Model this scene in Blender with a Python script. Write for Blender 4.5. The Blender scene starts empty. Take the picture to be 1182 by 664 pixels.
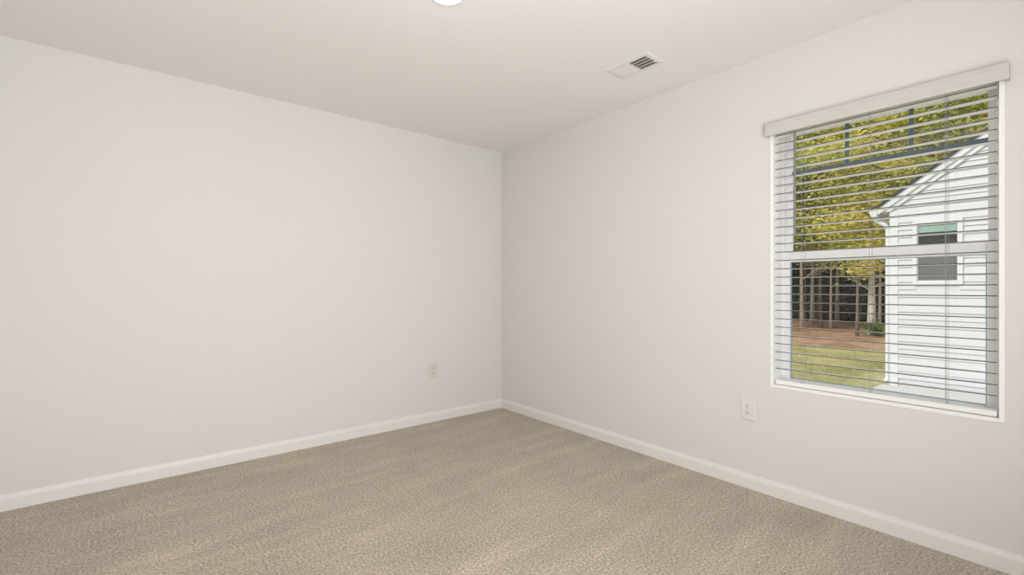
import bpy, bmesh, math, random
from mathutils import Vector, Matrix, noise
R = math.radians
SC = bpy.context.scene
COL = SC.collection

# ------------------------------------------------------------------ camera, light, exposure
EYE = 1.147
cam_d = bpy.data.cameras.new('camera')
cam_d.sensor_width = 36.0
cam_d.lens = 36.0 * 533.6 / 1182.0
cam_d.clip_start = 0.02
cam_d.clip_end = 300
cam = bpy.data.objects.new('camera', cam_d)
COL.objects.link(cam)
cam.location = (0, 0, EYE)
cam.rotation_euler = (R(90), 0, R(-39.25))
SC.camera = cam

SKY_STRENGTH = 0.75
SUN_STRENGTH = 2.5
LAMP_STRENGTH = 65.0
FILL_POWER = 78.0  # power of the added fill light behind the viewer
w = bpy.data.worlds.new('overcast_sky')
SC.world = w
w.use_nodes = True
nt = w.node_tree
bg = nt.nodes['Background']
sky = nt.nodes.new('ShaderNodeTexSky')
sky.sky_type = 'NISHITA'
sky.sun_disc = False
sky.sun_elevation = R(48)
sky.sun_rotation = R(-60)
hs = nt.nodes.new('ShaderNodeMix'); hs.data_type = 'RGBA'
hs.inputs['Factor'].default_value = 0.97
nt.links.new(sky.outputs[0], hs.inputs[6])
hs.inputs[7].default_value = (0.93, 0.96, 1.0, 1)      # thin bright cloud over the blue
nt.links.new(hs.outputs[2], bg.inputs[0])
bg.inputs[1].default_value = SKY_STRENGTH

sun_d = bpy.data.lights.new('sun', 'SUN')
sun_d.energy = SUN_STRENGTH
sun_d.angle = R(12)
sun_d.color = (1.0, 0.96, 0.88)
sun = bpy.data.objects.new('sun', sun_d)
COL.objects.link(sun)
sun.rotation_euler = Vector((0.70, -0.26, -0.60)).to_track_quat('-Z', 'Y').to_euler()

# unseen light added to brighten the room: hall behind the viewer
fill_d = bpy.data.lights.new('added_fill_light', 'AREA')
fill_d.shape = 'RECTANGLE'
fill_d.size, fill_d.size_y = 1.7, 1.9
fill_d.energy = FILL_POWER
fill_d.color = (1.0, 0.985, 0.985)
fill_lamp = bpy.data.objects.new('added_fill_light', fill_d)
COL.objects.link(fill_lamp)
fill_lamp.location = (0.42, -0.78, 1.05)
fill_lamp.rotation_euler = Vector((-0.02, 0.86, 0.48)).to_track_quat('-Z', 'Y').to_euler()

vs = SC.view_settings
vs.view_transform = 'Standard'
vs.look = 'None'
vs.gamma = 1.0
vs.use_curve_mapping = False
vs.exposure = 0.0

# ------------------------------------------------------------------ material helpers
def mat(name, col, rough=0.6, spec=0.4, metal=0.0):
    m = bpy.data.materials.new(name)
    m.use_nodes = True
    b = m.node_tree.nodes['Principled BSDF']
    b.inputs['Base Color'].default_value = (*col, 1)
    b.inputs['Roughness'].default_value = rough
    b.inputs['Specular IOR Level'].default_value = spec
    b.inputs['Metallic'].default_value = metal
    return m

def N(m, t, **kw):
    n = m.node_tree.nodes.new(t)
    for k, v in kw.items():
        setattr(n, k, v)
    return n

def L(m, a, b):
    m.node_tree.links.new(a, b)

def coords(m, scale=(1, 1, 1), rot=(0, 0, 0), kind='Object'):
    tc = N(m, 'ShaderNodeTexCoord')
    mp = N(m, 'ShaderNodeMapping')
    mp.inputs['Scale'].default_value = scale
    mp.inputs['Rotation'].default_value = rot
    L(m, tc.outputs[kind], mp.inputs[0])
    return mp.outputs[0]

def noise_tex(m, vec, scale, detail=2, rough=0.5):
    n = N(m, 'ShaderNodeTexNoise')
    n.inputs['Scale'].default_value = scale
    n.inputs['Detail'].default_value = detail
    n.inputs['Roughness'].default_value = rough
    if vec is not None:
        L(m, vec, n.inputs['Vector'])
    return n.outputs['Fac']

def ramp(m, fac, stops, interp='LINEAR'):
    r = N(m, 'ShaderNodeValToRGB')
    r.color_ramp.interpolation = interp
    el = r.color_ramp.elements
    while len(el) < len(stops):
        el.new(0.5)
    for e, (p, c) in zip(el, stops):
        e.position = p
        e.color = (*c, 1)
    L(m, fac, r.inputs[0])
    return r.outputs[0]

def mix(m, fac, a, b, blend='MIX'):
    n = N(m, 'ShaderNodeMix', data_type='RGBA', blend_type=blend)
    if isinstance(fac, (int, float)):
        n.inputs['Factor'].default_value = fac
    else:
        L(m, fac, n.inputs['Factor'])
    for s, i in ((a, 6), (b, 7)):
        if isinstance(s, tuple):
            n.inputs[i].default_value = (*s, 1)
        else:
            L(m, s, n.inputs[i])
    return n.outputs[2]

def bump(m, h, strength, dist):
    b = N(m, 'ShaderNodeBump')
    b.inputs['Strength'].default_value = strength
    b.inputs['Distance'].default_value = dist
    L(m, h, b.inputs['Height'])
    L(m, b.outputs[0], m.node_tree.nodes['Principled BSDF'].inputs['Normal'])

def base(m, c):
    L(m, c, m.node_tree.nodes['Principled BSDF'].inputs['Base Color'])

def painted(name, col, rough=0.75, bs=0.08):
    m = mat(name, col, rough, 0.25)
    v = coords(m)
    n1 = noise_tex(m, v, 220, 2)
    base(m, mix(m, noise_tex(m, v, 1.3, 2), tuple(c * 0.985 for c in col), tuple(min(1, c * 1.012) for c in col)))
    bump(m, n1, bs, 0.002)
    return m

M = {}
M['wall'] = painted('warm_grey_wall_paint', (0.735, 0.722, 0.706), 0.8)
M['ceiling'] = painted('flat_ceiling_paint', (0.86, 0.845, 0.825), 0.9, 0.12)
M['trim'] = mat('semi_gloss_trim_paint', (0.80, 0.785, 0.76), 0.4, 0.4)
M['vinyl'] = mat('white_window_vinyl', (0.92, 0.925, 0.93), 0.35, 0.4)
M['liner'] = mat('white_liner_paint', (0.92, 0.915, 0.905), 0.45, 0.4)
M['slat'] = mat('white_faux_wood', (0.90, 0.89, 0.875), 0.45, 0.4)
M['slat_edge'] = mat('shaded_slat_edge', (0.075, 0.075, 0.07), 0.6, 0.2)  # dark tone stands for edge shade against the bright window
M['valance'] = mat('off_white_valance', (0.62, 0.598, 0.57), 0.5, 0.35)
M['cord'] = mat('grey_cord', (0.33, 0.325, 0.32), 0.8, 0.2)
M['wand'] = mat('grey_plastic_wand', (0.24, 0.235, 0.23), 0.35, 0.5)
M['spacer'] = mat('blue_grey_glazing_edge', (0.28, 0.42, 0.50), 0.4, 0.4)
M['grille'] = mat('shade_toned_grille', (0.135, 0.175, 0.215), 0.5, 0.4)  # blue-grey of the bars in shade, put into their colour
M['plate'] = mat('almond_outlet_plastic', (0.765, 0.742, 0.722), 0.35, 0.45)
M['plate2'] = mat('ivory_outlet_plastic', (0.69, 0.655, 0.585), 0.35, 0.45)
M['slot'] = mat('dark_outlet_slot', (0.10, 0.09, 0.085), 0.6, 0.2)
M['screw'] = mat('plated_screw', (0.62, 0.60, 0.56), 0.3, 0.5, 0.6)
M['duct'] = mat('unlit_duct_dark', (0.05, 0.05, 0.045), 0.7, 0.2)  # darkness inside the unlit duct, put into the colour
M['register'] = mat('white_register_enamel', (0.80, 0.78, 0.755), 0.45, 0.4)
M['lamp_trim'] = mat('white_lamp_trim', (0.85, 0.84, 0.82), 0.4, 0.4)

def glass_mat(name, tint=(1, 1, 1), gloss=0.06):
    m = bpy.data.materials.new(name)
    m.use_nodes = True
    t = m.node_tree
    t.nodes.remove(t.nodes['Principled BSDF'])
    out = t.nodes['Material Output']
    tr = N(m, 'ShaderNodeBsdfTransparent'); tr.inputs[0].default_value = (*tint, 1)
    gl = N(m, 'ShaderNodeBsdfGlossy'); gl.inputs['Roughness'].default_value = 0.02
    mx = N(m, 'ShaderNodeMixShader'); mx.inputs[0].default_value = gloss
    L(m, tr.outputs[0], mx.inputs[1]); L(m, gl.outputs[0], mx.inputs[2])
    L(m, mx.outputs[0], out.inputs[0])
    return m
M['glass'] = glass_mat('clear_window_glass', (0.97, 0.985, 0.98), 0.03)

def emit_mat(name, col, s):
    m = bpy.data.materials.new(name)
    m.use_nodes = True
    t = m.node_tree
    t.nodes.remove(t.nodes['Principled BSDF'])
    e = N(m, 'ShaderNodeEmission')
    e.inputs[0].default_value = (*col, 1)
    e.inputs[1].default_value = s
    L(m, e.outputs[0], t.nodes['Material Output'].inputs[0])
    return m
M['lens'] = emit_mat('lit_lamp_lens', (1.0, 0.98, 0.95), LAMP_STRENGTH)

def carpet_mat():
    m = mat('beige_flecked_carpet', (0.4, 0.35, 0.29), 0.95, 0.1)
    v = coords(m)
    tuft = noise_tex(m, v, 92, 4, 1.0)
    fleck = ramp(m, tuft, [(0.36, (0.17, 0.137, 0.098)), (0.45, (0.385, 0.334, 0.262)),
                           (0.53, (0.565, 0.50, 0.405)), (0.63, (0.87, 0.79, 0.67))])
    # vacuum strokes: lanes along x where the nap leans the other way
    warp = N(m, 'ShaderNodeTexNoise'); warp.inputs['Scale'].default_value = 1.3
    L(m, v, warp.inputs['Vector'])
    va = N(m, 'ShaderNodeVectorMath', operation='MULTIPLY_ADD')
    L(m, warp.outputs['Color'], va.inputs[0])
    va.inputs[1].default_value = (0.25, 0.05, 0)
    L(m, v, va.inputs[2])
    mp = N(m, 'ShaderNodeMapping'); mp.inputs['Scale'].default_value = (0.9, 5.5, 1)
    mp.inputs['Rotation'].default_value = (0, 0, R(-7))
    L(m, va.outputs[0], mp.inputs[0])
    lanes = noise_tex(m, mp.outputs[0], 1.5, 2, 0.55)
    lane_c = ramp(m, lanes, [(0.34, (1.0, 0.995, 0.99)), (0.54, (1.06, 1.06, 1.06)), (0.70, (1.18, 1.175, 1.17))])
    blot = ramp(m, noise_tex(m, v, 3.1, 3), [(0.3, (0.93, 0.93, 0.93)), (0.7, (1.06, 1.05, 1.05))])
    c = mix(m, 1.0, fleck, lane_c, 'MULTIPLY')
    c = mix(m, 1.0, c, blot, 'MULTIPLY')
    base(m, c)
    bump(m, tuft, 0.7, 0.006)
    m.node_tree.nodes['Principled BSDF'].inputs['Sheen Weight'].default_value = 0.1
    return m
M['carpet'] = carpet_mat()

# ------------------------------------------------------------------ mesh helpers
def obj(name, bm, m, parent=None, smooth=False, loc=None, kind=None):
    me = bpy.data.meshes.new(name)
    bmesh.ops.recalc_face_normals(bm, faces=bm.faces)
    bm.to_mesh(me)
    bm.free()
    if smooth:
        for p in me.polygons:
            p.use_smooth = True
    o = bpy.data.objects.new(name, me)
    COL.objects.link(o)
    me.materials.append(m)
    if parent is not None:
        o.parent = parent
    if loc is not None:
        o.location = loc
    if kind:
        o['kind'] = kind
    return o

def thing(name, label, cat, loc=(0, 0, 0), group=None, rz=0.0):
    o = bpy.data.objects.new(name, None)
    o.empty_display_size = 0.1
    COL.objects.link(o)
    o.location = loc
    o.rotation_euler = (0, 0, rz)
    return tag(o, label, cat, group)

def tag(o, label, cat, group=None):
    o['label'] = label
    o['category'] = cat
    if group:
        o['group'] = group
    return o

def box(bm, x0, x1, y0, y1, z0, z1, bev=0.0, seg=2):
    r = bmesh.ops.create_cube(bm, size=1.0)
    vsx = r['verts']
    for v in vsx:
        v.co = Vector(((x0 + x1) / 2 + v.co.x * (x1 - x0), (y0 + y1) / 2 + v.co.y * (y1 - y0), (z0 + z1) / 2 + v.co.z * (z1 - z0)))
    if bev:
        es = {e for v in vsx for e in v.link_edges}
        bmesh.ops.bevel(bm, geom=list(es), offset=bev, segments=seg, affect='EDGES', profile=0.5)
    return bm

def B(*a, **k):
    return box(bmesh.new(), *a, **k)

def prism(bm, pts, axis, a, b):
    """closed outline pts (2-D) extruded along axis 'x','y','z' from a to b"""
    def P(p, t):
        return {'x': (t, p[0], p[1]), 'y': (p[0], t, p[1]), 'z': (p[0], p[1], t)}[axis]
    A = [bm.verts.new(P(p, a)) for p in pts]
    C = [bm.verts.new(P(p, b)) for p in pts]
    n = len(pts)
    bm.faces.new(A)
    bm.faces.new(C[::-1])
    for i in range(n):
        bm.faces.new((A[i], C[i], C[(i + 1) % n], A[(i + 1) % n]))
    return bm

def tube(bm, pts, rad, seg=8, cap=True):
    """tube along pts; rad a number or a list"""
    pts = [Vector(p) for p in pts]
    if not isinstance(rad, (list, tuple)):
        rad = [rad] * len(pts)
    rings = []
    up = Vector((0.13, 0.31, 0.94))
    for i, p in enumerate(pts):
        d = (pts[min(i + 1, len(pts) - 1)] - pts[max(i - 1, 0)]).normalized()
        a = d.cross(up)
        if a.length < 0.2:
            a = d.cross(Vector((1, 0.1, 0)))
        a.normalize()
        b = d.cross(a)
        rings.append([bm.verts.new(p + (a * math.cos(2 * math.pi * k / seg) + b * math.sin(2 * math.pi * k / seg)) * rad[i]) for k in range(seg)])
    for r0, r1 in zip(rings, rings[1:]):
        for k in range(seg):
            bm.faces.new((r0[k], r0[(k + 1) % seg], r1[(k + 1) % seg], r1[k]))
    if cap:
        bm.faces.new(rings[0][::-1])
        bm.faces.new(rings[-1])
    return bm

def lathe(bm, prof, cx, cy, seg=48):
    """profile [(r,z)] about a vertical axis; r = 0 closes"""
    rings = []
    for r, z in prof:
        if r < 1e-6:
            rings.append([bm.verts.new((cx, cy, z))])
        else:
            rings.append([bm.verts.new((cx + r * math.cos(2 * math.pi * k / seg), cy + r * math.sin(2 * math.pi * k / seg), z)) for k in range(seg)])
    for a, b in zip(rings, rings[1:]):
        for k in range(seg):
            k2 = (k + 1) % seg
            if len(a) == 1 and len(b) == 1:
                continue
            if len(a) == 1:
                bm.faces.new((a[0], b[k2], b[k]))
            elif len(b) == 1:
                bm.faces.new((a[k], a[k2], b[0]))
            else:
                bm.faces.new((a[k], a[k2], b[k2], b[k]))
    return bm

# ------------------------------------------------------------------ room shell
WX, FY, H = 2.725, 3.4926, 2.44          # window wall plane, far wall plane, ceiling height
LX, RY = -0.85, -0.60                    # the walls behind the viewer
T = 0.17
OY0, OY1, OZ0, OZ1 = 0.186, 1.077, 0.597, 2.045   # window opening

obj('floor', B(LX - T, WX + T, RY - T, FY + T, -0.12, 0), M['carpet'], kind='structure')
obj('ceiling', B(LX - T, WX + T, RY - T, FY + T, H, H + 0.15), M['ceiling'], kind='structure')
obj('wall_back', B(LX - T, WX + T, FY, FY + T, 0, H), M['wall'], kind='structure')
bm = bmesh.new()
out = [(RY - T, 0), (FY, 0), (FY, H), (RY - T, H)]
inn = [(OY0, OZ0), (OY1, OZ0), (OY1, OZ1), (OY0, OZ1)]
ro = {}
for xx in (WX, WX + T):
    ro[xx] = ([bm.verts.new((xx, *p)) for p in out], [bm.verts.new((xx, *p)) for p in inn])
for i in range(4):
    j = (i + 1) % 4
    for xx in ro:
        o_, n_ = ro[xx]
        bm.faces.new((o_[i], o_[j], n_[j], n_[i]))
    for q in (0, 1):
        a, b = ro[WX][q], ro[WX + T][q]
        bm.faces.new((a[i], a[j], b[j], b[i]))
obj('wall_right', bm, M['wall'], kind='structure')
obj('wall_left', B(LX - T, LX, RY, FY, 0, H), M['wall'], kind='structure')
bm = bmesh.new()
DX0, DX1, DZ = -0.52, 1.30, 2.10  # opening made up to let the added fill light in
prism(bm, [(LX - T, 0), (DX0, 0), (DX0, DZ), (DX1, DZ), (DX1, 0), (WX, 0), (WX, H), (LX - T, H)], 'y', RY - T, RY)
obj('wall_front', bm, M['wall'], kind='structure')

# skirting with a sloped upper edge
def skirt_run(name, p0, p1, nrm):
    d = 0.014
    prof = [(0, 0), (d, 0), (d, 0.058), (d * 0.93, 0.064), (d * 0.60, 0.075), (d * 0.45, 0.0835), (0, 0.0835)]
    bm = bmesh.new()
    A = [bm.verts.new((p0[0] + nrm[0] * q, p0[1] + nrm[1] * q, z)) for q, z in prof]
    C = [bm.verts.new((p1[0] + nrm[0] * q, p1[1] + nrm[1] * q, z)) for q, z in prof]
    n = len(prof)
    bm.faces.new(A); bm.faces.new(C[::-1])
    for i in range(n):
        bm.faces.new((A[i], C[i], C[(i + 1) % n], A[(i + 1) % n]))
    obj(name, bm, M['trim'], kind='structure')
skirt_run('baseboard_back', (LX, FY), (WX, FY), (0, -1))
skirt_run('baseboard_right', (WX, RY), (WX, FY), (-1, 0))
skirt_run('baseboard_left', (LX, RY), (LX, FY), (1, 0))
skirt_run('baseboard_front', (DX1, RY), (WX, RY), (0, 1))

# ------------------------------------------------------------------ the window
win = bpy.data.objects.new('window_1', None)
COL.objects.link(win)
win.location = (WX, (OY0 + OY1) / 2, OZ0)
win['kind'] = 'structure'
wl = Vector(win.location)
def wpart(name, bm, m, parent=win, smooth=False):
    bmesh.ops.translate(bm, verts=bm.verts, vec=-wl)
    return obj(name, bm, m, parent, smooth)

def ring(bm, x0, x1, y0, y1, z0, z1, wl_, wr_, wb_, wt_, bev=0.0015):
    """rectangular ring of four bars in the y-z plane"""
    box(bm, x0, x1, y0, y0 + wr_, z0, z1, bev)
    box(bm, x0, x1, y1 - wl_, y1, z0, z1, bev)
    box(bm, x0, x1, y0 + wr_, y1 - wl_, z0, z0 + wb_, bev)
    box(bm, x0, x1, y0 + wr_, y1 - wl_, z1 - wt_, z1, bev)
    return bm
IY0, IY1, IZ0 = 0.203, 1.060, 0.614
wpart('jamb_liner', ring(bmesh.new(), WX - 0.004, WX + 0.105, OY0, OY1, OZ0, OZ1, 0.017, 0.017, 0.017, 0.017), M['liner'])
# outer vinyl frame
wpart('window_frame', ring(bmesh.new(), WX + 0.105, WX + T + 0.02, OY0, OY1, OZ0, OZ1, 0.032, 0.032, 0.034, 0.040, 0.003), M['vinyl'])
# fixed upper sash
us = wpart('upper_sash', ring(bmesh.new(), WX + 0.138, WX + 0.164, 0.214, 1.049, 1.30, 2.012, 0.032, 0.032, 0.03, 0.012, 0.003), M['vinyl'])
wpart('upper_pane', B(WX + 0.149, WX + 0.153, 0.244, 1.019, 1.325, 2.003), M['glass'], us)
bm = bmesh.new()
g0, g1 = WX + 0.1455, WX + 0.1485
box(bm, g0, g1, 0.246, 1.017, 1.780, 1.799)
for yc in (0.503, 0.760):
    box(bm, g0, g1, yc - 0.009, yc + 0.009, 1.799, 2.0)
wpart('grille', bm, M['grille'], us)['label'] = 'shade-toned blue-grey grille bars across the upper pane'
# sliding lower sash, nearer the room
ls = wpart('lower_sash', ring(bmesh.new(), WX + 0.108, WX + 0.136, 0.2145, 1.0485, 0.622, 1.343, 0.033, 0.0335, 0.018, 0.054, 0.003), M['vinyl'])
wpart('lower_pane', B(WX + 0.128, WX + 0.132, 0.246, 1.017, 0.637, 1.292), M['glass'], ls)
wpart('glazing_bead', ring(bmesh.new(), WX + 0.112, WX + 0.127, 0.248, 1.0155, 0.640, 1.289, 0.0028, 0.0028, 0.0028, 0.0028, 0.0), M['spacer'], ls)['label'] = 'thin blue-grey bead around the lower pane'

# ------------------------------------------------------------------ the blind
BX = WX + 0.010                      # front edge of the slats
blind = thing('window_blind', 'white horizontal slat blind with open slats hanging in the window', 'blind', (BX + 0.025, (IY0 + IY1) / 2, 0.616))
bl = Vector(blind.location)
def bpart(name, bm, m, parent=blind, smooth=False):
    bmesh.ops.translate(bm, verts=bm.verts, vec=-bl)
    return obj(name, bm, m, parent, smooth)
SY0, SY1 = 0.2085, 1.0555
bpart('headrail', B(BX, BX + 0.055, SY0, SY1, 1.996, 2.026, 0.002), M['slat'])
# valance with short returns to the wall
bm = bmesh.new()
VX0, VX1 = WX - 0.040, WX - 0.0285
VZ0, VZ1 = 1.978, 2.047
prism(bm, [(VX0 + 0.003, VZ0), (VX1, VZ0), (VX1, VZ1), (VX0 + 0.006, VZ1), (VX0 + 0.002, VZ1 - 0.006), (VX0 + 0.002, VZ1 - 0.016), (VX0, VZ1 - 0.020), (VX0, VZ0 + 0.020), (VX0 + 0.003, VZ0 + 0.014)], 'y', 0.172, 1.088)
for ya, yb in ((0.172, 0.183), (1.077, 1.088)):
    box(bm, VX1, WX - 0.0045, ya, yb, VZ0, VZ1)
bpart('valance', bm, M['valance'])['label'] = 'off-white valance across the head of the blind'
TILT = R(3.0)
def slat(bm, z, n=6):
    wd, th, crown = 0.040, 0.0036, 0.0012
    xc = BX + 0.0225
    topv, botv = [], []
    for i in range(n + 1):
        s = (i / n - 0.5) * wd
        zz = crown * (1 - (2 * s / wd) ** 2)
        for lst, dz in ((topv, th / 2), (botv, -th / 2)):
            x = xc + s * math.cos(TILT) + (zz + dz) * math.sin(TILT)
            zq = z - s * math.sin(TILT) + (zz + dz) * math.cos(TILT)
            lst.append((x, zq))
    prism(bm, topv + botv[::-1], 'y', SY0, SY1)
bm = bmesh.new()
for k in range(29):
    slat(bm, 1.978 - 0.0456 * k)
sl = bpart('slats', bm, M['slat'])
sl.data.materials.append(M['slat_edge'])                # shade on the front edges, put into a dark colour
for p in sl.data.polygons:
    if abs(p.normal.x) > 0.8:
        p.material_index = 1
bpart('bottom_rail', B(BX - 0.001, BX + 0.051, SY0, SY1, 0.616, 0.640, 0.0035), M['slat'])
for yc in (0.361, 0.634, 0.925):
    bm = bmesh.new()
    for xx in (BX - 0.0012, BX + 0.0512):
        tube(bm, [(xx, yc, 1.998), (xx, yc, 0.641)], 0.0007, 6)
    tube(bm, [(BX - 0.0012, yc, 0.6412), (BX + 0.0512, yc, 0.6412)], 0.0007, 6)
    for k in range(29):
        z = 1.978 - 0.0456 * k - 0.0022
        tube(bm, [(BX - 0.0012, yc, z + 0.0022), (BX + 0.0512, yc, z - 0.0026)], 0.0005, 4)
    bpart('ladder_cord', bm, M['cord'])
bm = bmesh.new()
tube(bm, [(BX - 0.004, 0.365, 1.998), (BX - 0.004, 0.3645, 0.66)], 0.0009, 6)
bpart('lift_cord', bm, M['cord'])
bm = bmesh.new()
wy = 0.952
tube(bm, [(BX - 0.012, wy, 1.990), (BX - 0.012, wy, 1.975)], 0.0025, 8)
tube(bm, [(BX - 0.013, wy, 1.977), (BX - 0.015, wy, 1.47), (BX - 0.015, wy, 1.42)], [0.0050, 0.0054, 0.0066], 8)
bpart('tilt_wand', bm, M['wand'])['label'] = 'grey tilt wand'

# ------------------------------------------------------------------ ceiling lamp
LPX, LPY = 1.063, 1.754
lamp = thing('ceiling_light', 'round white disc ceiling light, switched on, set flush on the ceiling', 'ceiling light', (LPX, LPY, H))
bm = lathe(bmesh.new(), [(0.0, 0.0), (0.080, 0.0), (0.0805, -0.004), (0.078, -0.007), (0.068, -0.009), (0.0665, -0.008), (0.0665, -0.004), (0.0, -0.004)], 0, 0)
obj('trim_ring', bm, M['lamp_trim'], lamp, True)
bm = lathe(bmesh.new(), [(0.0, -0.0170), (0.03, -0.0160), (0.048, -0.0135), (0.060, -0.0105), (0.0660, -0.0075), (0.0660, -0.0045), (0.0, -0.0045)], 0, 0)
obj('lens', bm, M['lens'], lamp, True)['label'] = 'glowing frosted lens'

# ------------------------------------------------------------------ ceiling register
RX0, RX1, RY0, RY1 = 2.160, 2.352, 1.488, 1.787
reg = thing('air_register', 'white rectangular two-way air register with a dark open half, set in the ceiling', 'vent', ((RX0 + RX1) / 2, (RY0 + RY1) / 2, H))
rl = Vector(reg.location)
def rpart(name, bm, m, smooth=False):
    bmesh.ops.translate(bm, verts=bm.verts, vec=-rl)
    return obj(name, bm, m, reg, smooth)
bx0, bx1, by0, bym, by1 = 2.200, 2.322, 1.521, 1.638, 1.755
bm = bmesh.new()
# face plate as a sloped ring with a centre bar
zo, zi = H - 0.0015, H - 0.0065
oo = [(RX0, RY0), (RX1, RY0), (RX1, RY1), (RX0, RY1)]
ii = [(RX0 + 0.012, RY0 + 0.012), (RX1 - 0.012, RY0 + 0.012), (RX1 - 0.012, RY1 - 0.012), (RX0 + 0.012, RY1 - 0.012)]
hh = [(bx0, by0), (bx1, by0), (bx1, by1), (bx0, by1)]
loops = [[bm.verts.new((x, y, z)) for x, y in pts] for pts, z in ((oo, H - 0.0002), (oo, zo), (ii, zi), (hh, zi), (hh, H - 0.0002))]
for a, b in zip(loops, loops[1:]):
    for i in range(4):
        j = (i + 1) % 4
        bm.faces.new((a[i], a[j], b[j], b[i]))
box(bm, bx0, bx1, bym - 0.004, bym + 0.004, zi, H - 0.0003)
rpart('face_plate', bm, M['register'])
rpart('duct_dark_sheet', B(bx0 + 0.0005, bx1 - 0.0005, by0 + 0.0005, by1 - 0.0005, H - 0.0014, H - 0.0004), M['duct'])['label'] = 'dark sheet for the unlit duct behind the louvres'
def bank(y0, y1, n, lean):
    bm = bmesh.new()
    for k in range(n):
        yc = y0 + (y1 - y0) * (k + 0.5) / n
        h0, h1 = zi + 0.0003, H - 0.0016
        dy = lean * 0.0036
        wq = 0.0006 if lean > 0 else 0.0005
        prism(bm, [(yc - dy - wq, h0), (yc - dy + wq, h0), (yc + dy + wq, h1), (yc + dy - wq, h1)], 'x', bx0, bx1)
    if lean > 0:
        for q in (1, 2, 3):
            xq = bx0 + (bx1 - bx0) * q / 4
            box(bm, xq - 0.001, xq + 0.001, y0, y1, zi + 0.001, H - 0.0016)
    return bm
rpart('open_louvers', bank(by0 + 0.004, bym - 0.006, 8, 1.0), M['register'])
rpart('closed_louvers', bank(bym + 0.006, by1 - 0.004, 12, -1.25), M['register'])
bm = bmesh.new()
box(bm, 2.285, 2.291, 1.505, 1.523, zi - 0.006, zi + 0.001, 0.001)
rpart('damper_lever', bm, M['register'])
for yy in (RY0 + 0.020, RY1 - 0.020):
    rpart('screw', lathe(bmesh.new(), [(0.0, zi - 0.0015), (0.002, zi - 0.0013), (0.003, zi), (0.0, zi + 0.0004)], 2.235, yy, 12), M['screw'])

# ------------------------------------------------------------------ socket outlets (built facing -y, then turned)
def outlet(label, loc, rz, pm):
    t = thing('wall_outlet', label, 'outlet', loc, None, rz)
    W2, H2 = 0.0395, 0.0625
    bm = bmesh.new()
    lp = []
    for inset, d in ((0, 0.0003), (0, 0.0025), (0.0035, 0.0055), (0.006, 0.006)):
        lp.append([bm.verts.new((sx * (W2 - inset), -d, sz * (H2 - inset))) for sx, sz in ((-1, -1), (1, -1), (1, 1), (-1, 1))])
    for a, b in zip(lp, lp[1:]):
        for i in range(4):
            bm.faces.new((a[i], a[(i + 1) % 4], b[(i + 1) % 4], b[i]))
    bm.faces.new(lp[-1])
    bm.faces.new(lp[0][::-1])
    obj('cover_plate', bm, pm, t)
    for s in (1, -1):
        zc = s * 0.0195
        pts = []
        for k in range(32):
            a = 2 * math.pi * k / 32
            pts.append((max(-0.0165, min(0.0165, 0.0175 * math.cos(a))), zc + max(-0.0135, min(0.0135, 0.0175 * math.sin(a)))))
        f = obj('receptacle', prism(bmesh.new(), pts, 'y', -0.0085, -0.0061), pm, t)
        bm = bmesh.new()
        box(bm, -0.0075, -0.0052, -0.0092, -0.0086, zc - 0.0005, zc + 0.0080)
        box(bm, 0.0052, 0.0075, -0.0092, -0.0086, zc + 0.0005, zc + 0.0075)
        pp = [(0.0030 * math.cos(2 * math.pi * k / 14), zc - 0.0072 + 0.0030 * math.sin(2 * math.pi * k / 14)) for k in range(14)]
        prism(bm, pp, 'y', -0.0092, -0.0086)
        obj('slots', bm, M['slot'], f)
    pp = [(0.0030 * math.cos(2 * math.pi * k / 14), 0.0030 * math.sin(2 * math.pi * k / 14)) for k in range(14)]
    obj('screw', prism(bmesh.new(), pp, 'y', -0.0078, -0.0061), M['screw'], t)
    return t
outlet('ivory double socket outlet low on the far wall without a window', (1.982, FY, 0.437), 0.0, M['plate2'])
outlet('white double socket outlet low on the wall beside the window', (WX, 1.196, 0.450), R(-90), M['plate'])

# ------------------------------------------------------------------ outdoors: ground
GZ = -0.53
def ground_mat(name, stops, scale, bs, rough=0.95):
    m = mat(name, (0.3, 0.3, 0.2), rough, 0.1)
    v = coords(m)
    a = noise_tex(m, v, scale, 4, 0.7)
    b = noise_tex(m, v, 0.9, 3, 0.6)
    mm = N(m, 'ShaderNodeMath', operation='MULTIPLY_ADD')
    L(m, b, mm.inputs[0]); mm.inputs[1].default_value = 0.5
    q = N(m, 'ShaderNodeMath', operation='MULTIPLY')
    L(m, a, q.inputs[0]); q.inputs[1].default_value = 0.5
    L(m, q.outputs[0], mm.inputs[2])
    base(m, ramp(m, mm.outputs[0], stops))
    bump(m, a, bs, 0.05)
    return m
M['lawn'] = ground_mat('dry_lawn', [(0.36, (0.30, 0.285, 0.12)), (0.48, (0.49, 0.445, 0.225)), (0.56, (0.60, 0.535, 0.30)), (0.66, (0.66, 0.57, 0.36))], 9, 0.5)
M['straw'] = ground_mat('pine_straw', [(0.36, (0.17, 0.10, 0.065)), (0.47, (0.44, 0.26, 0.165)), (0.56, (0.60, 0.375, 0.25)), (0.66, (0.68, 0.48, 0.35))], 14, 0.8)
M['blade'] = ground_mat('grass_blade', [(0.4, (0.33, 0.33, 0.13)), (0.6, (0.60, 0.54, 0.27))], 3, 0.0)
M['concrete'] = ground_mat('pale_concrete', [(0.3, (0.60, 0.585, 0.55)), (0.7, (0.72, 0.70, 0.66))], 20, 0.1)

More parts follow.
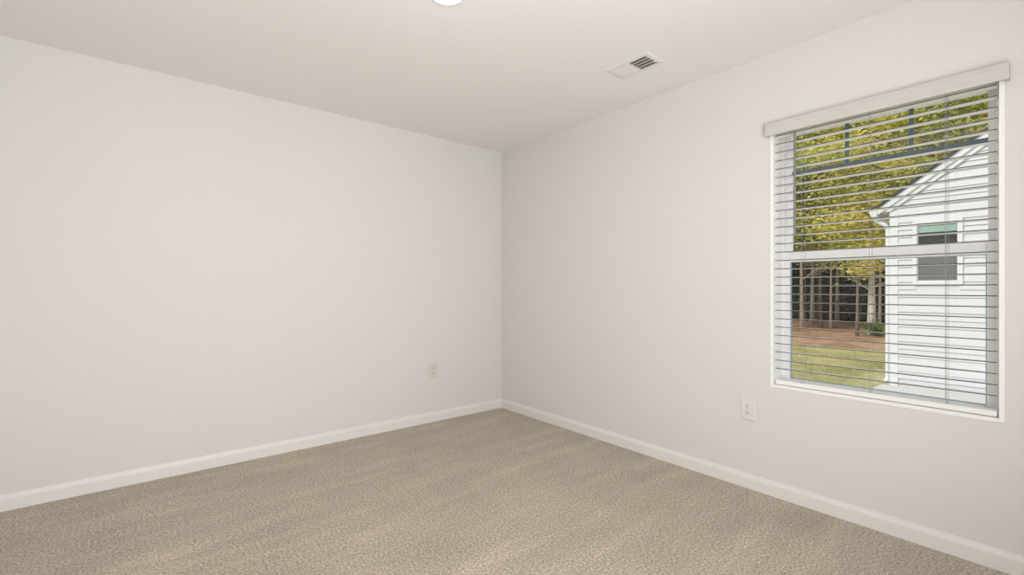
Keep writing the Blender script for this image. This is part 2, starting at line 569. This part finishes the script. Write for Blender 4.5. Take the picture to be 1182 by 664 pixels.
def edge_x(y):      # where the lawn gives way to pine straw
    return 15.3 + 0.35 * math.sin(y * 0.9 + 0.5) + 0.2 * math.sin(y * 2.3)
def ground_z(x, y):
    return GZ + 0.02 * noise.noise((x * 0.4, y * 0.4, 0.0)) * min(1.0, max(0.0, (x - 8) / 4)) + max(0.0, x - 20) * 0.012
def strip(x_of, n, m_, ys, dz=0.0):
    bm = bmesh.new()
    rows = []
    for y in ys:
        x0, x1 = x_of(y)
        rows.append([bm.verts.new((x0 + (x1 - x0) * i / n, y, ground_z(x0 + (x1 - x0) * i / n, y) + dz)) for i in range(n + 1)])
    for a, b in zip(rows, rows[1:]):
        for i in range(n):
            bm.faces.new((a[i], a[i + 1], b[i + 1], b[i]))
    return bm
YS = [-14 + 0.5 * k for k in range(81)]
obj('lawn', strip(lambda y: (WX + T, edge_x(y)), 24, None, YS), M['lawn'], smooth=True, kind='structure')
obj('pine_straw_ground', strip(lambda y: (edge_x(y), 60.0), 60, None, YS), M['straw'], smooth=True, kind='structure')

rnd = random.Random(7)
bm = bmesh.new()
def blade(x, y, h, wd):
    z = ground_z(x, y) - 0.005
    a = rnd.random() * 6.28
    dx, dy = math.cos(a) * wd, math.sin(a) * wd
    lx, ly = rnd.uniform(-.5, .5) * h, rnd.uniform(-.5, .5) * h
    v = [bm.verts.new(p) for p in ((x - dx, y - dy, z), (x + dx, y + dy, z), (x + lx, y + ly, z + h))]
    bm.faces.new(v)
for k in range(26000):
    x = rnd.uniform(6.0, 15.6)
    y = x * rnd.uniform(0.17, 0.40)
    if y < 2.6 and x > 8.0:
        continue
    if x > edge_x(y) + 0.1:
        continue
    blade(x, y, rnd.uniform(0.03, 0.07), 0.004)
g = obj('grass', bm, M['blade'], kind='stuff')
tag(g, 'short dry yellow-green grass growing on the lawn outside', 'grass')

bm = B(8.2, 9.765, -3.0, 2.10, GZ - 0.08, GZ + 0.05, 0.01)
t = obj('concrete_patio', bm, M['concrete'])
tag(t, 'pale concrete slab lying against the foot of the white house', 'patio')

# ------------------------------------------------------------------ the white house next door
HX, HC = 9.80, 1.972                 # gable plane, corner
EAVE_Y, EAVE_Z, SL = 2.150, 2.520, 0.755
RIDGE_Y = -1.50
RIDGE_Z = EAVE_Z + SL * (EAVE_Y - RIDGE_Y)
FARY = RIDGE_Y - (HC - RIDGE_Y)
DEEP = 15.0
M['siding'] = mat('white_vinyl_siding', (0.67, 0.663, 0.695), 0.5, 0.3)
M['hwhite'] = mat('white_house_trim', (0.75, 0.745, 0.775), 0.45, 0.35)
M['shingle'] = ground_mat('charcoal_shingle', [(0.3, (0.03, 0.032, 0.038)), (0.7, (0.085, 0.09, 0.10))], 12, 0.3)
M['dark_glass'] = mat('dark_house_glass', (0.018, 0.026, 0.02), 0.06, 0.8)
M['screen'] = mat('grey_insect_screen', (0.15, 0.155, 0.155), 0.8, 0.2)
M['shade'] = mat('pale_green_reflection', (0.30, 0.45, 0.385), 0.6, 0.3)  # pale reflection in the house glass, painted as a colour
house = thing('house', 'white lap-sided neighbouring house with dark gable roof beyond the lawn', 'house', (HX, RIDGE_Y, GZ))
hl = Vector(house.location)
def hpart(name, bm, m, parent=house, smooth=False):
    bmesh.ops.translate(bm, verts=bm.verts, vec=-hl)
    return obj(name, bm, m, parent, smooth)
WGY0, WGY1, WGZ0, WGZ1 = 1.160, 1.640, 1.247, 2.172    # its window glass
def roof_z(y):
    return EAVE_Z + SL * (EAVE_Y - (y if y > RIDGE_Y else 2 * RIDGE_Y - y)) - 0.12
bm = bmesh.new()
EXP = 0.122
def course(y0a, y1a, y0b, y1b, z0, z1):
    # one lapped board: proud at its lower edge
    xs = (HX - 0.020, HX - 0.002, HX + 0.05)
    v = [bm.verts.new(p) for p in ((xs[0], y0a, z0), (xs[0], y1a, z0), (xs[1], y1b, z1), (xs[1], y0b, z1),
                                   (xs[2], y0a, z0), (xs[2], y1a, z0), (xs[2], y1b, z1), (xs[2], y0b, z1))]
    for f in ((0, 1, 2, 3), (7, 6, 5, 4), (0, 4, 5, 1), (3, 2, 6, 7), (0, 3, 7, 4), (1, 5, 6, 2)):
        bm.faces.new([v[i] for i in f])
z = GZ + 0.18
def half_w(z):
    # half width of the gable wall at height z
    hw = HC - RIDGE_Y
    lim = (RIDGE_Z - 0.12 - z) / SL
    return max(0.0, min(hw, lim))
box(bm, HX + 0.002, HX + 0.05, FARY, HC, GZ - 0.1, GZ + 0.18)     # block footing
while half_w(z) > 0.1:
    z1 = z + EXP
    a, b = half_w(z), half_w(z1)
    y0a, y1a, y0b, y1b = RIDGE_Y - a, RIDGE_Y + a, RIDGE_Y - b, RIDGE_Y + b
    if z1 > WGZ0 - 0.02 and z < WGZ1 + 0.02:
        course(y0a, WGY0 - 0.02, y0b, WGY0 - 0.02, z, z1)
        course(WGY1 + 0.02, y1a, WGY1 + 0.02, y1b, z, z1)
    else:
        course(y0a, y1a, y0b, y1b, z, z1)
    z = z1
box(bm, HX - 0.004, HX + 0.002, WGY0 - 0.021, WGY1 + 0.021, WGZ0 - 0.18, WGZ0 - 0.02)
box(bm, HX - 0.004, HX + 0.002, WGY0 - 0.021, WGY1 + 0.021, WGZ1 + 0.02, WGZ1 + 0.18)
# eave-side and rear walls
zt = EAVE_Z - 0.10
box(bm, HX + 0.05, DEEP, HC - 0.05, HC, GZ - 0.1, zt)
box(bm, HX + 0.05, DEEP, FARY, FARY + 0.05, GZ - 0.1, zt)
prism(bm, [(FARY, GZ - 0.1), (HC, GZ - 0.1), (HC, zt), (RIDGE_Y, RIDGE_Z - 0.13), (FARY, zt)], 'x', DEEP, DEEP + 0.05)
hpart('siding', bm, M['siding'])
# roof slabs
bm = bmesh.new()
for s in (1, -1):
    e = RIDGE_Y + s * (EAVE_Y + 0.02 - RIDGE_Y)
    ez = EAVE_Z - 0.02 * SL
    pts = [(e, ez), (RIDGE_Y, RIDGE_Z), (RIDGE_Y, RIDGE_Z - 0.045), (e, ez - 0.045)]
    prism(bm, pts if s > 0 else pts[::-1], 'x', HX - 0.10, DEEP + 0.15)
hpart('roof', bm, M['shingle'])
# rake boards and frieze on the gable
bm = bmesh.new()
for s in (1, -1):
    e = RIDGE_Y + s * (EAVE_Y - RIDGE_Y)
    pts = [(e, EAVE_Z - 0.046), (RIDGE_Y, RIDGE_Z - 0.046), (RIDGE_Y, RIDGE_Z - 0.150), (e, EAVE_Z - 0.150)]
    prism(bm, pts, 'x', HX - 0.075, HX - 0.045)
    pts = [(RIDGE_Y + s * (HC - RIDGE_Y), EAVE_Z + SL * (EAVE_Y - HC) - 0.15), (RIDGE_Y, RIDGE_Z - 0.151), (RIDGE_Y, RIDGE_Z - 0.235), (RIDGE_Y + s * (HC - RIDGE_Y), EAVE_Z + SL * (EAVE_Y - HC) - 0.235)]
    prism(bm, pts, 'x', HX - 0.045, HX - 0.015)
hpart('rake_board', bm, M['hwhite'])
# boxed soffit at the eaves
for s in (1, -1):
    ya, yb = RIDGE_Y + s * (HC - RIDGE_Y), RIDGE_Y + s * (EAVE_Y - RIDGE_Y)
    hpart('soffit', B(HX - 0.044, DEEP, min(ya, yb), max(ya, yb), EAVE_Z - 0.105, EAVE_Z - 0.050), M['hwhite'])
# corner boards
for yc in (HC, FARY + 0.09):
    bm = B(HX - 0.022, HX - 0.0005, yc - 0.09, yc + 0.004, GZ + 0.02, zt, 0.003)
    if yc == HC:
        box(bm, HX - 0.022, HX + 0.09, HC + 0.001, HC + 0.02, GZ + 0.02, zt, 0.003)
    hpart('corner_board', bm, M['hwhite'])
# gutter: ogee section, open on top, with an end cap
bm = bmesh.new()
gy, gz = EAVE_Y + 0.001, EAVE_Z - 0.175
sec = [(gy, gz), (gy + 0.070, gz), (gy + 0.085, gz + 0.030), (gy + 0.090, gz + 0.060), (gy + 0.105, gz + 0.085), (gy + 0.105, gz + 0.100), (gy, gz + 0.100)]
prism(bm, sec, 'x', HX - 0.095, DEEP)
hpart('gutter', bm, M['hwhite'])
# downspout with a curved offset back to the wall
bm = bmesh.new()
px = HX + 0.05
path = [(px, gy + 0.045, gz + 0.02), (px, gy + 0.045, gz - 0.02), (px, gy + 0.030, gz - 0.06), (px, gy - 0.02, gz - 0.095), (px, gy - 0.09, gz - 0.135),
        (px, HC + 0.060, gz - 0.185), (px, HC + 0.056, gz - 0.24), (px, HC + 0.056, GZ + 0.22), (px - 0.02, HC + 0.062, GZ + 0.14), (px - 0.12, HC + 0.07, GZ + 0.10)]
tube(bm, path, 0.035, 12)
hpart('downspout', bm, M['hwhite'], smooth=True)
# its window
wf = hpart('window', ring(bmesh.new(), HX - 0.040, HX + 0.04, WGY0 - 0.055, WGY1 + 0.055, WGZ0 - 0.055, WGZ1 + 0.055, 0.055, 0.055, 0.055, 0.055, 0.004), M['hwhite'])
hpart('window_sash', ring(bmesh.new(), HX - 0.012, HX + 0.02, WGY0, WGY1, WGZ0, WGZ1, 0.012, 0.012, 0.012, 0.012), M['hwhite'], wf)
zm = (WGZ0 + WGZ1) / 2
hpart('meeting_rail', B(HX - 0.013, HX + 0.02, WGY0 + 0.012, WGY1 - 0.012, zm - 0.02, zm + 0.02, 0.002), M['hwhite'], wf)
hpart('upper_pane', B(HX + 0.012, HX + 0.016, WGY0 + 0.012, WGY1 - 0.012, zm + 0.02, WGZ1 - 0.012), M['dark_glass'], wf)['label'] = 'dark upper pane'
hpart('reflection_band', B(HX + 0.004, HX + 0.007, WGY0 + 0.016, WGY1 - 0.016, WGZ1 - 0.145, WGZ1 - 0.045), M['shade'], wf)['label'] = 'pale green painted reflection across the upper pane'  # opaque strip in place of a reflection on the pane
hpart('insect_screen', B(HX - 0.004, HX + 0.004, WGY0 + 0.012, WGY1 - 0.012, WGZ0 + 0.012, zm - 0.02), M['screen'], wf)['label'] = 'grey insect screen'

# ------------------------------------------------------------------ woodland
def bark_mat(name, a, b, sc=6):
    m = mat(name, a, 0.9, 0.15)
    v = coords(m, (1, 1, 0.25))
    f = noise_tex(m, v, sc, 5, 0.7)
    base(m, ramp(m, f, [(0.35, a), (0.65, b)]))
    bump(m, f, 0.5, 0.03)
    return m
M['bark_pale'] = bark_mat('pale_bark', (0.52, 0.43, 0.36), (0.84, 0.73, 0.64))
M['bark_grey'] = bark_mat('grey_bark', (0.32, 0.30, 0.29), (0.58, 0.55, 0.52))
M['bark_white'] = bark_mat('bleached_bark', (0.55, 0.50, 0.45), (0.86, 0.81, 0.75))
M['bark_dark'] = bark_mat('dark_bark', (0.15, 0.125, 0.105), (0.33, 0.28, 0.24))

def leaf_mat(name, stops, patch=0.5):
    m = bpy.data.materials.new(name)
    m.use_nodes = True
    t = m.node_tree
    t.nodes.remove(t.nodes['Principled BSDF'])
    geo = N(m, 'ShaderNodeNewGeometry')
    v = coords(m)
    big = noise_tex(m, v, 0.8, 3, 0.6)
    f = N(m, 'ShaderNodeMath', operation='MULTIPLY_ADD')
    L(m, geo.outputs['Random Per Island'], f.inputs[0]); f.inputs[1].default_value = 0.42
    s = N(m, 'ShaderNodeMath', operation='MULTIPLY_ADD')
    L(m, big, s.inputs[0]); s.inputs[1].default_value = 1.9; s.inputs[2].default_value = -0.66
    L(m, s.outputs[0], f.inputs[2])
    c = ramp(m, f.outputs[0], stops)
    d = N(m, 'ShaderNodeBsdfDiffuse'); tl = N(m, 'ShaderNodeBsdfTranslucent')
    L(m, c, d.inputs[0]); L(m, c, tl.inputs[0])
    mx = N(m, 'ShaderNodeMixShader'); mx.inputs[0].default_value = 0.45
    L(m, d.outputs[0], mx.inputs[1]); L(m, tl.outputs[0], mx.inputs[2])
    L(m, mx.outputs[0], t.nodes['Material Output'].inputs[0])
    return m
M['leaf_yellow'] = leaf_mat('autumn_yellow_leaves', [(0.12, (0.26, 0.34, 0.10)), (0.36, (0.62, 0.68, 0.20)), (0.52, (0.90, 0.86, 0.26)), (0.70, (0.95, 0.82, 0.24)), (0.92, (0.95, 0.70, 0.36))])
M['leaf_green'] = leaf_mat('yellow_green_leaves', [(0.12, (0.17, 0.25, 0.08)), (0.36, (0.40, 0.52, 0.17)), (0.58, (0.68, 0.76, 0.28)), (0.74, (0.92, 0.86, 0.30)), (0.95, (0.93, 0.78, 0.32))])
M['leaf_dark'] = leaf_mat('dark_evergreen_leaves', [(0.15, (0.05, 0.07, 0.03)), (0.6, (0.13, 0.155, 0.075)), (0.95, (0.26, 0.25, 0.11))])
M['leaf_brown'] = leaf_mat('dim_brown_understory', [(0.15, (0.06, 0.05, 0.035)), (0.6, (0.16, 0.13, 0.085)), (0.95, (0.28, 0.22, 0.12))])
M['leaf_bright'] = leaf_mat('bright_green_leaves', [(0.15, (0.10, 0.17, 0.03)), (0.7, (0.26, 0.38, 0.07))])

def leaf_quad(V, F, c, size, rn):
    a = rn.uniform(0, 6.283); b = rn.uniform(-0.9, 0.9)
    u = Vector((math.cos(a), math.sin(a), b * 0.5)).normalized()
    n = Vector((rn.gauss(0, 1), rn.gauss(0, 1), rn.gauss(0, 1)))
    w_ = u.cross(n)
    if w_.length < 1e-4:
        return
    w_.normalize()
    i = len(V)
    V.extend((c - u * size, c + w_ * size * 0.55, c + u * size, c - w_ * size * 0.55))
    F.append((i, i + 1, i + 2, i + 3))

def raw(name, V, F, m, parent):
    me = bpy.data.meshes.new(name)
    me.from_pydata([tuple(v) for v in V], [], F)
    me.update()
    o = bpy.data.objects.new(name, me)
    COL.objects.link(o)
    me.materials.append(m)
    o.parent = parent
    return o

def tree(rn, h, trunk_r, crown0, spread, n_clusters, per, lsize, lm, bm_, lean=0.0, bare=0):
    """an untagged tree: trunk with limbs, and foliage in sprays along the limbs"""
    root = bpy.data.objects.new('woodland_tree', None)
    root.empty_display_size = 0.2
    COL.objects.link(root)
    b = bmesh.new()
    pts, rad = [], []
    n = 9
    la = rn.uniform(0, 6.28)
    for i in range(n + 1):
        f = i / n
        wob = 0.10 * math.sin(f * 5 + la) * (0.3 + f)
        pts.append(Vector((wob + lean * f * h * math.cos(la), wob * 0.6 + lean * f * h * math.sin(la), f * h - 0.08)))
        rad.append(max(0.012, trunk_r * (1.25 - 0.35 * min(1, f * 6) - 0.72 * f) if f < 0.99 else 0.012))
    tube(b, pts, rad, 9)
    V, F = [], []
    def on_trunk(f):
        k = min(n - 1, int(f * n)); q = f * n - k
        return pts[k].lerp(pts[k + 1], q)
    for c in range(n_clusters):
        f = crown0 + (0.99 - crown0) * rn.random()
        p0 = on_trunk(f)
        prof = math.sin(math.pi * min(1, 0.18 + 0.82 * (1 - (f - crown0) / (1 - crown0)))) ** 0.6
        ln = spread * prof * rn.uniform(0.45, 1.0)
        a = rn.uniform(0, 6.283)
        d = Vector((math.cos(a), math.sin(a), rn.uniform(0.0, 0.55)))
        mid = p0 + d * ln * 0.5 + Vector((0, 0, 0.08 * ln))
        end = p0 + d * ln
        r0 = max(0.010, trunk_r * 0.26 * (1.1 - f))
        tube(b, [p0, mid, end], [r0, r0 * 0.6, 0.005], 5)
        for k in range(per):
            q = rn.random() ** 0.6
            c0 = p0.lerp(mid, q * 2) if q < 0.5 else mid.lerp(end, q * 2 - 1)
            s = 0.16 + 0.20 * spread * q * 0.6
            leaf_quad(V, F, c0 + Vector((rn.gauss(0, s), rn.gauss(0, s), rn.gauss(0, s * 0.55))), lsize * rn.uniform(0.6, 1.25), rn)
    for c in range(bare):
        f = rn.uniform(0.18, 0.62)
        p0 = on_trunk(f); a = rn.uniform(0, 6.283)
        d = Vector((math.cos(a), math.sin(a), rn.uniform(0.1, 0.7))); ln = rn.uniform(0.7, 1.9)
        e1 = p0 + d * ln * 0.55; e2 = e1 + (d + Vector((rn.uniform(-.5, .5), rn.uniform(-.5, .5), 0.2))) * ln * 0.5
        tube(b, [p0, e1, e2], [0.030, 0.020, 0.006], 5)
        for q in range(3):
            s0 = p0.lerp(e1, rn.uniform(0.4, 1)); dd = d + Vector((rn.uniform(-1, 1), rn.uniform(-1, 1), rn.uniform(-.2, .7)))
            tube(b, [s0, s0 + dd * 0.3 * ln], [0.012, 0.004], 4)
    obj('trunk', b, bm_, root, True)
    if F:
        raw('foliage', V, F, lm, root)
    return root

def dup(root, loc, rz, sc):
    r = root.copy(); COL.objects.link(r)
    r.location = loc; r.rotation_euler = (0, 0, rz); r.scale = (sc, sc, sc)
    for ch in root.children:
        c = ch.copy(); COL.objects.link(c); c.parent = r
    return r

rt = random.Random(21)
# the trunks that stand along the edge of the wood: (x, y, trunk radius, height, bark, lean, label, crown)
edge_trees = [
    (21.3, 7.18, 0.072, 10.5, 'bark_pale', 0.012, 'slim pale pinkish trunk leaning slightly at the wood edge, outermost in the window', 0.34),
    (23.6, 7.55, 0.085, 11.5, 'bark_grey', 0.0, 'grey-barked tree standing behind the slim pale pinkish trunk', 0.33),
    (21.9, 6.35, 0.045, 9.5, 'bark_pale', 0.0, 'very thin pale straight trunk halfway between the window edge and the bleached tree', 0.36),
    (25.0, 7.0, 0.08, 11.5, 'bark_grey', 0.006, 'grey-barked tree set back behind the very thin pale straight trunk', 0.34),
    (20.6, 4.72, 0.125, 9.0, 'bark_white', 0.0, 'stout bleached tree trunk with bare pale branches close to the white house', 0.40),
    (23.2, 5.02, 0.05, 10.0, 'bark_pale', 0.0, 'thin brownish trunk beside the stout bleached tree, next to the house corner', 0.35),
]
for i, (x, y, r_, h, bk, ln, lab, cr) in enumerate(edge_trees):
    big = (bk == 'bark_white')
    t = tree(rt, h, r_, cr, 2.2 if not big else 2.0, 60, 190, 0.062, M['leaf_green' if i % 2 else 'leaf_yellow'], M[bk], ln, 16 if big else 3)
    t.location = (x, y, ground_z(x, y))
    tag(t, lab, 'tree')

# the wood behind: kinds copied along the edge and in depth
protoA = tree(rt, 9.0, 0.05, 0.27, 2.6, 80, 230, 0.066, M['leaf_yellow'], M['bark_dark'], 0.01)
protoB = tree(rt, 11.0, 0.06, 0.25, 2.8, 90, 230, 0.070, M['leaf_green'], M['bark_dark'], 0.01)
protoC = tree(rt, 8.0, 0.05, 0.06, 2.4, 80, 170, 0.085, M['leaf_dark'], M['bark_dark'], 0.0)
spots = []
for row, (xr, step) in enumerate(((19.2, 3.0), (22.2, 2.5), (25.5, 2.5), (29.0, 2.6), (33.0, 3.0))):
    y = -4.0 + (row % 2) * 1.1
    while y < xr * 0.52:
        spots.append((xr + rt.uniform(-0.9, 0.9), y + rt.uniform(-0.5, 0.5), row))
        y += step
spots = [q for q in spots if not (q[0] < 20.2 and q[1] < 3.0)]    # none against the house
first = {'A': True, 'B': True, 'C': True}
for (x, y, row) in spots:
    if row >= 3:
        kd = 'C' if rt.random() < 0.6 else 'B'
    else:
        kd = rt.choice('AAB')
    p = {'A': protoA, 'B': protoB, 'C': protoC}[kd]
    sc = rt.uniform(0.9, 1.2) * (1.0 + 0.09 * max(0, row - 1))
    if first[kd]:
        o = p; first[kd] = False
        o.location = (x, y, ground_z(x, y)); o.rotation_euler = (0, 0, rt.uniform(0, 6.28)); o.scale = (sc, sc, sc)
    else:
        o = dup(p, (x, y, ground_z(x, y)), rt.uniform(0, 6.28), sc)
    lab = {'A': 'autumn tree with golden yellow leaves massed in the wood beyond the lawn',
           'B': 'tall tree with yellow-green leaves massed in the wood beyond the lawn',
           'C': 'dark evergreen tree deep in the wood behind the pale trunks'}[kd]
    tag(o, lab, 'tree', {'A': 'golden autumn trees of the wood', 'B': 'yellow-green trees of the wood', 'C': 'dark evergreens deep in the wood'}[kd])

# undergrowth
def shrub(rn, h, wdt, n, ls, lm, bmt):
    root = bpy.data.objects.new('shrub', None)
    COL.objects.link(root)
    b = bmesh.new(); V, F = [], []
    for k in range(9):
        a = rn.uniform(0, 6.28); rr = rn.uniform(0.2, 1) * wdt
        e = Vector((math.cos(a) * rr, math.sin(a) * rr, h * rn.uniform(0.55, 1)))
        tube(b, [(0.04 * math.cos(a), 0.04 * math.sin(a), -0.05), e * 0.5 + Vector((0, 0, 0.1 * h)), e], [0.018, 0.012, 0.004], 5)
        for q in range(n // 9):
            f = rn.random() ** 0.7
            c = e * f + Vector((rn.gauss(0, wdt * .3), rn.gauss(0, wdt * .3), rn.gauss(0, h * .14)))
            c.z = max(0.03, c.z)
            leaf_quad(V, F, c, ls * rn.uniform(.6, 1.2), rn)
    obj('stems', b, bmt, root, True)
    raw('foliage', V, F, lm, root)
    return root
sA = shrub(rt, 2.6, 1.3, 2600, 0.10, M['leaf_brown'], M['bark_dark'])
sB = shrub(rt, 2.2, 1.2, 2600, 0.10, M['leaf_dark'], M['bark_dark'])
fst = {0: True, 1: True}
for row, xr in enumerate((26.5, 28.3, 30.5, 33.5)):
    y = -1.0
    while y < xr * 0.47:
        k = rt.randint(0, 1)
        p = (sA, sB)[k]; sc = rt.uniform(0.9, 1.25)
        loc = (xr + rt.uniform(-.6, .6), y, 0); loc = (loc[0], loc[1], ground_z(loc[0], loc[1]))
        if fst[k]:
            o = p; fst[k] = False; o.location = loc; o.scale = (sc, sc, sc)
        else:
            o = dup(p, loc, rt.uniform(0, 6.28), sc)
        tag(o, ('brown half-bare shrub in the shade between the trunks', 'dark green shrub in the shade between the trunks')[k], 'shrub',
            ('brown undergrowth between the trunks', 'dark undergrowth between the trunks')[k])
        y += rt.uniform(1.2, 1.7)
s = shrub(rt, 0.45, 0.35, 300, 0.07, M['leaf_bright'], M['bark_dark'])
s.location = (19.9, 4.45, ground_z(19.9, 4.45))
tag(s, 'small bright green shrub at the foot of the stout bleached tree', 'shrub')
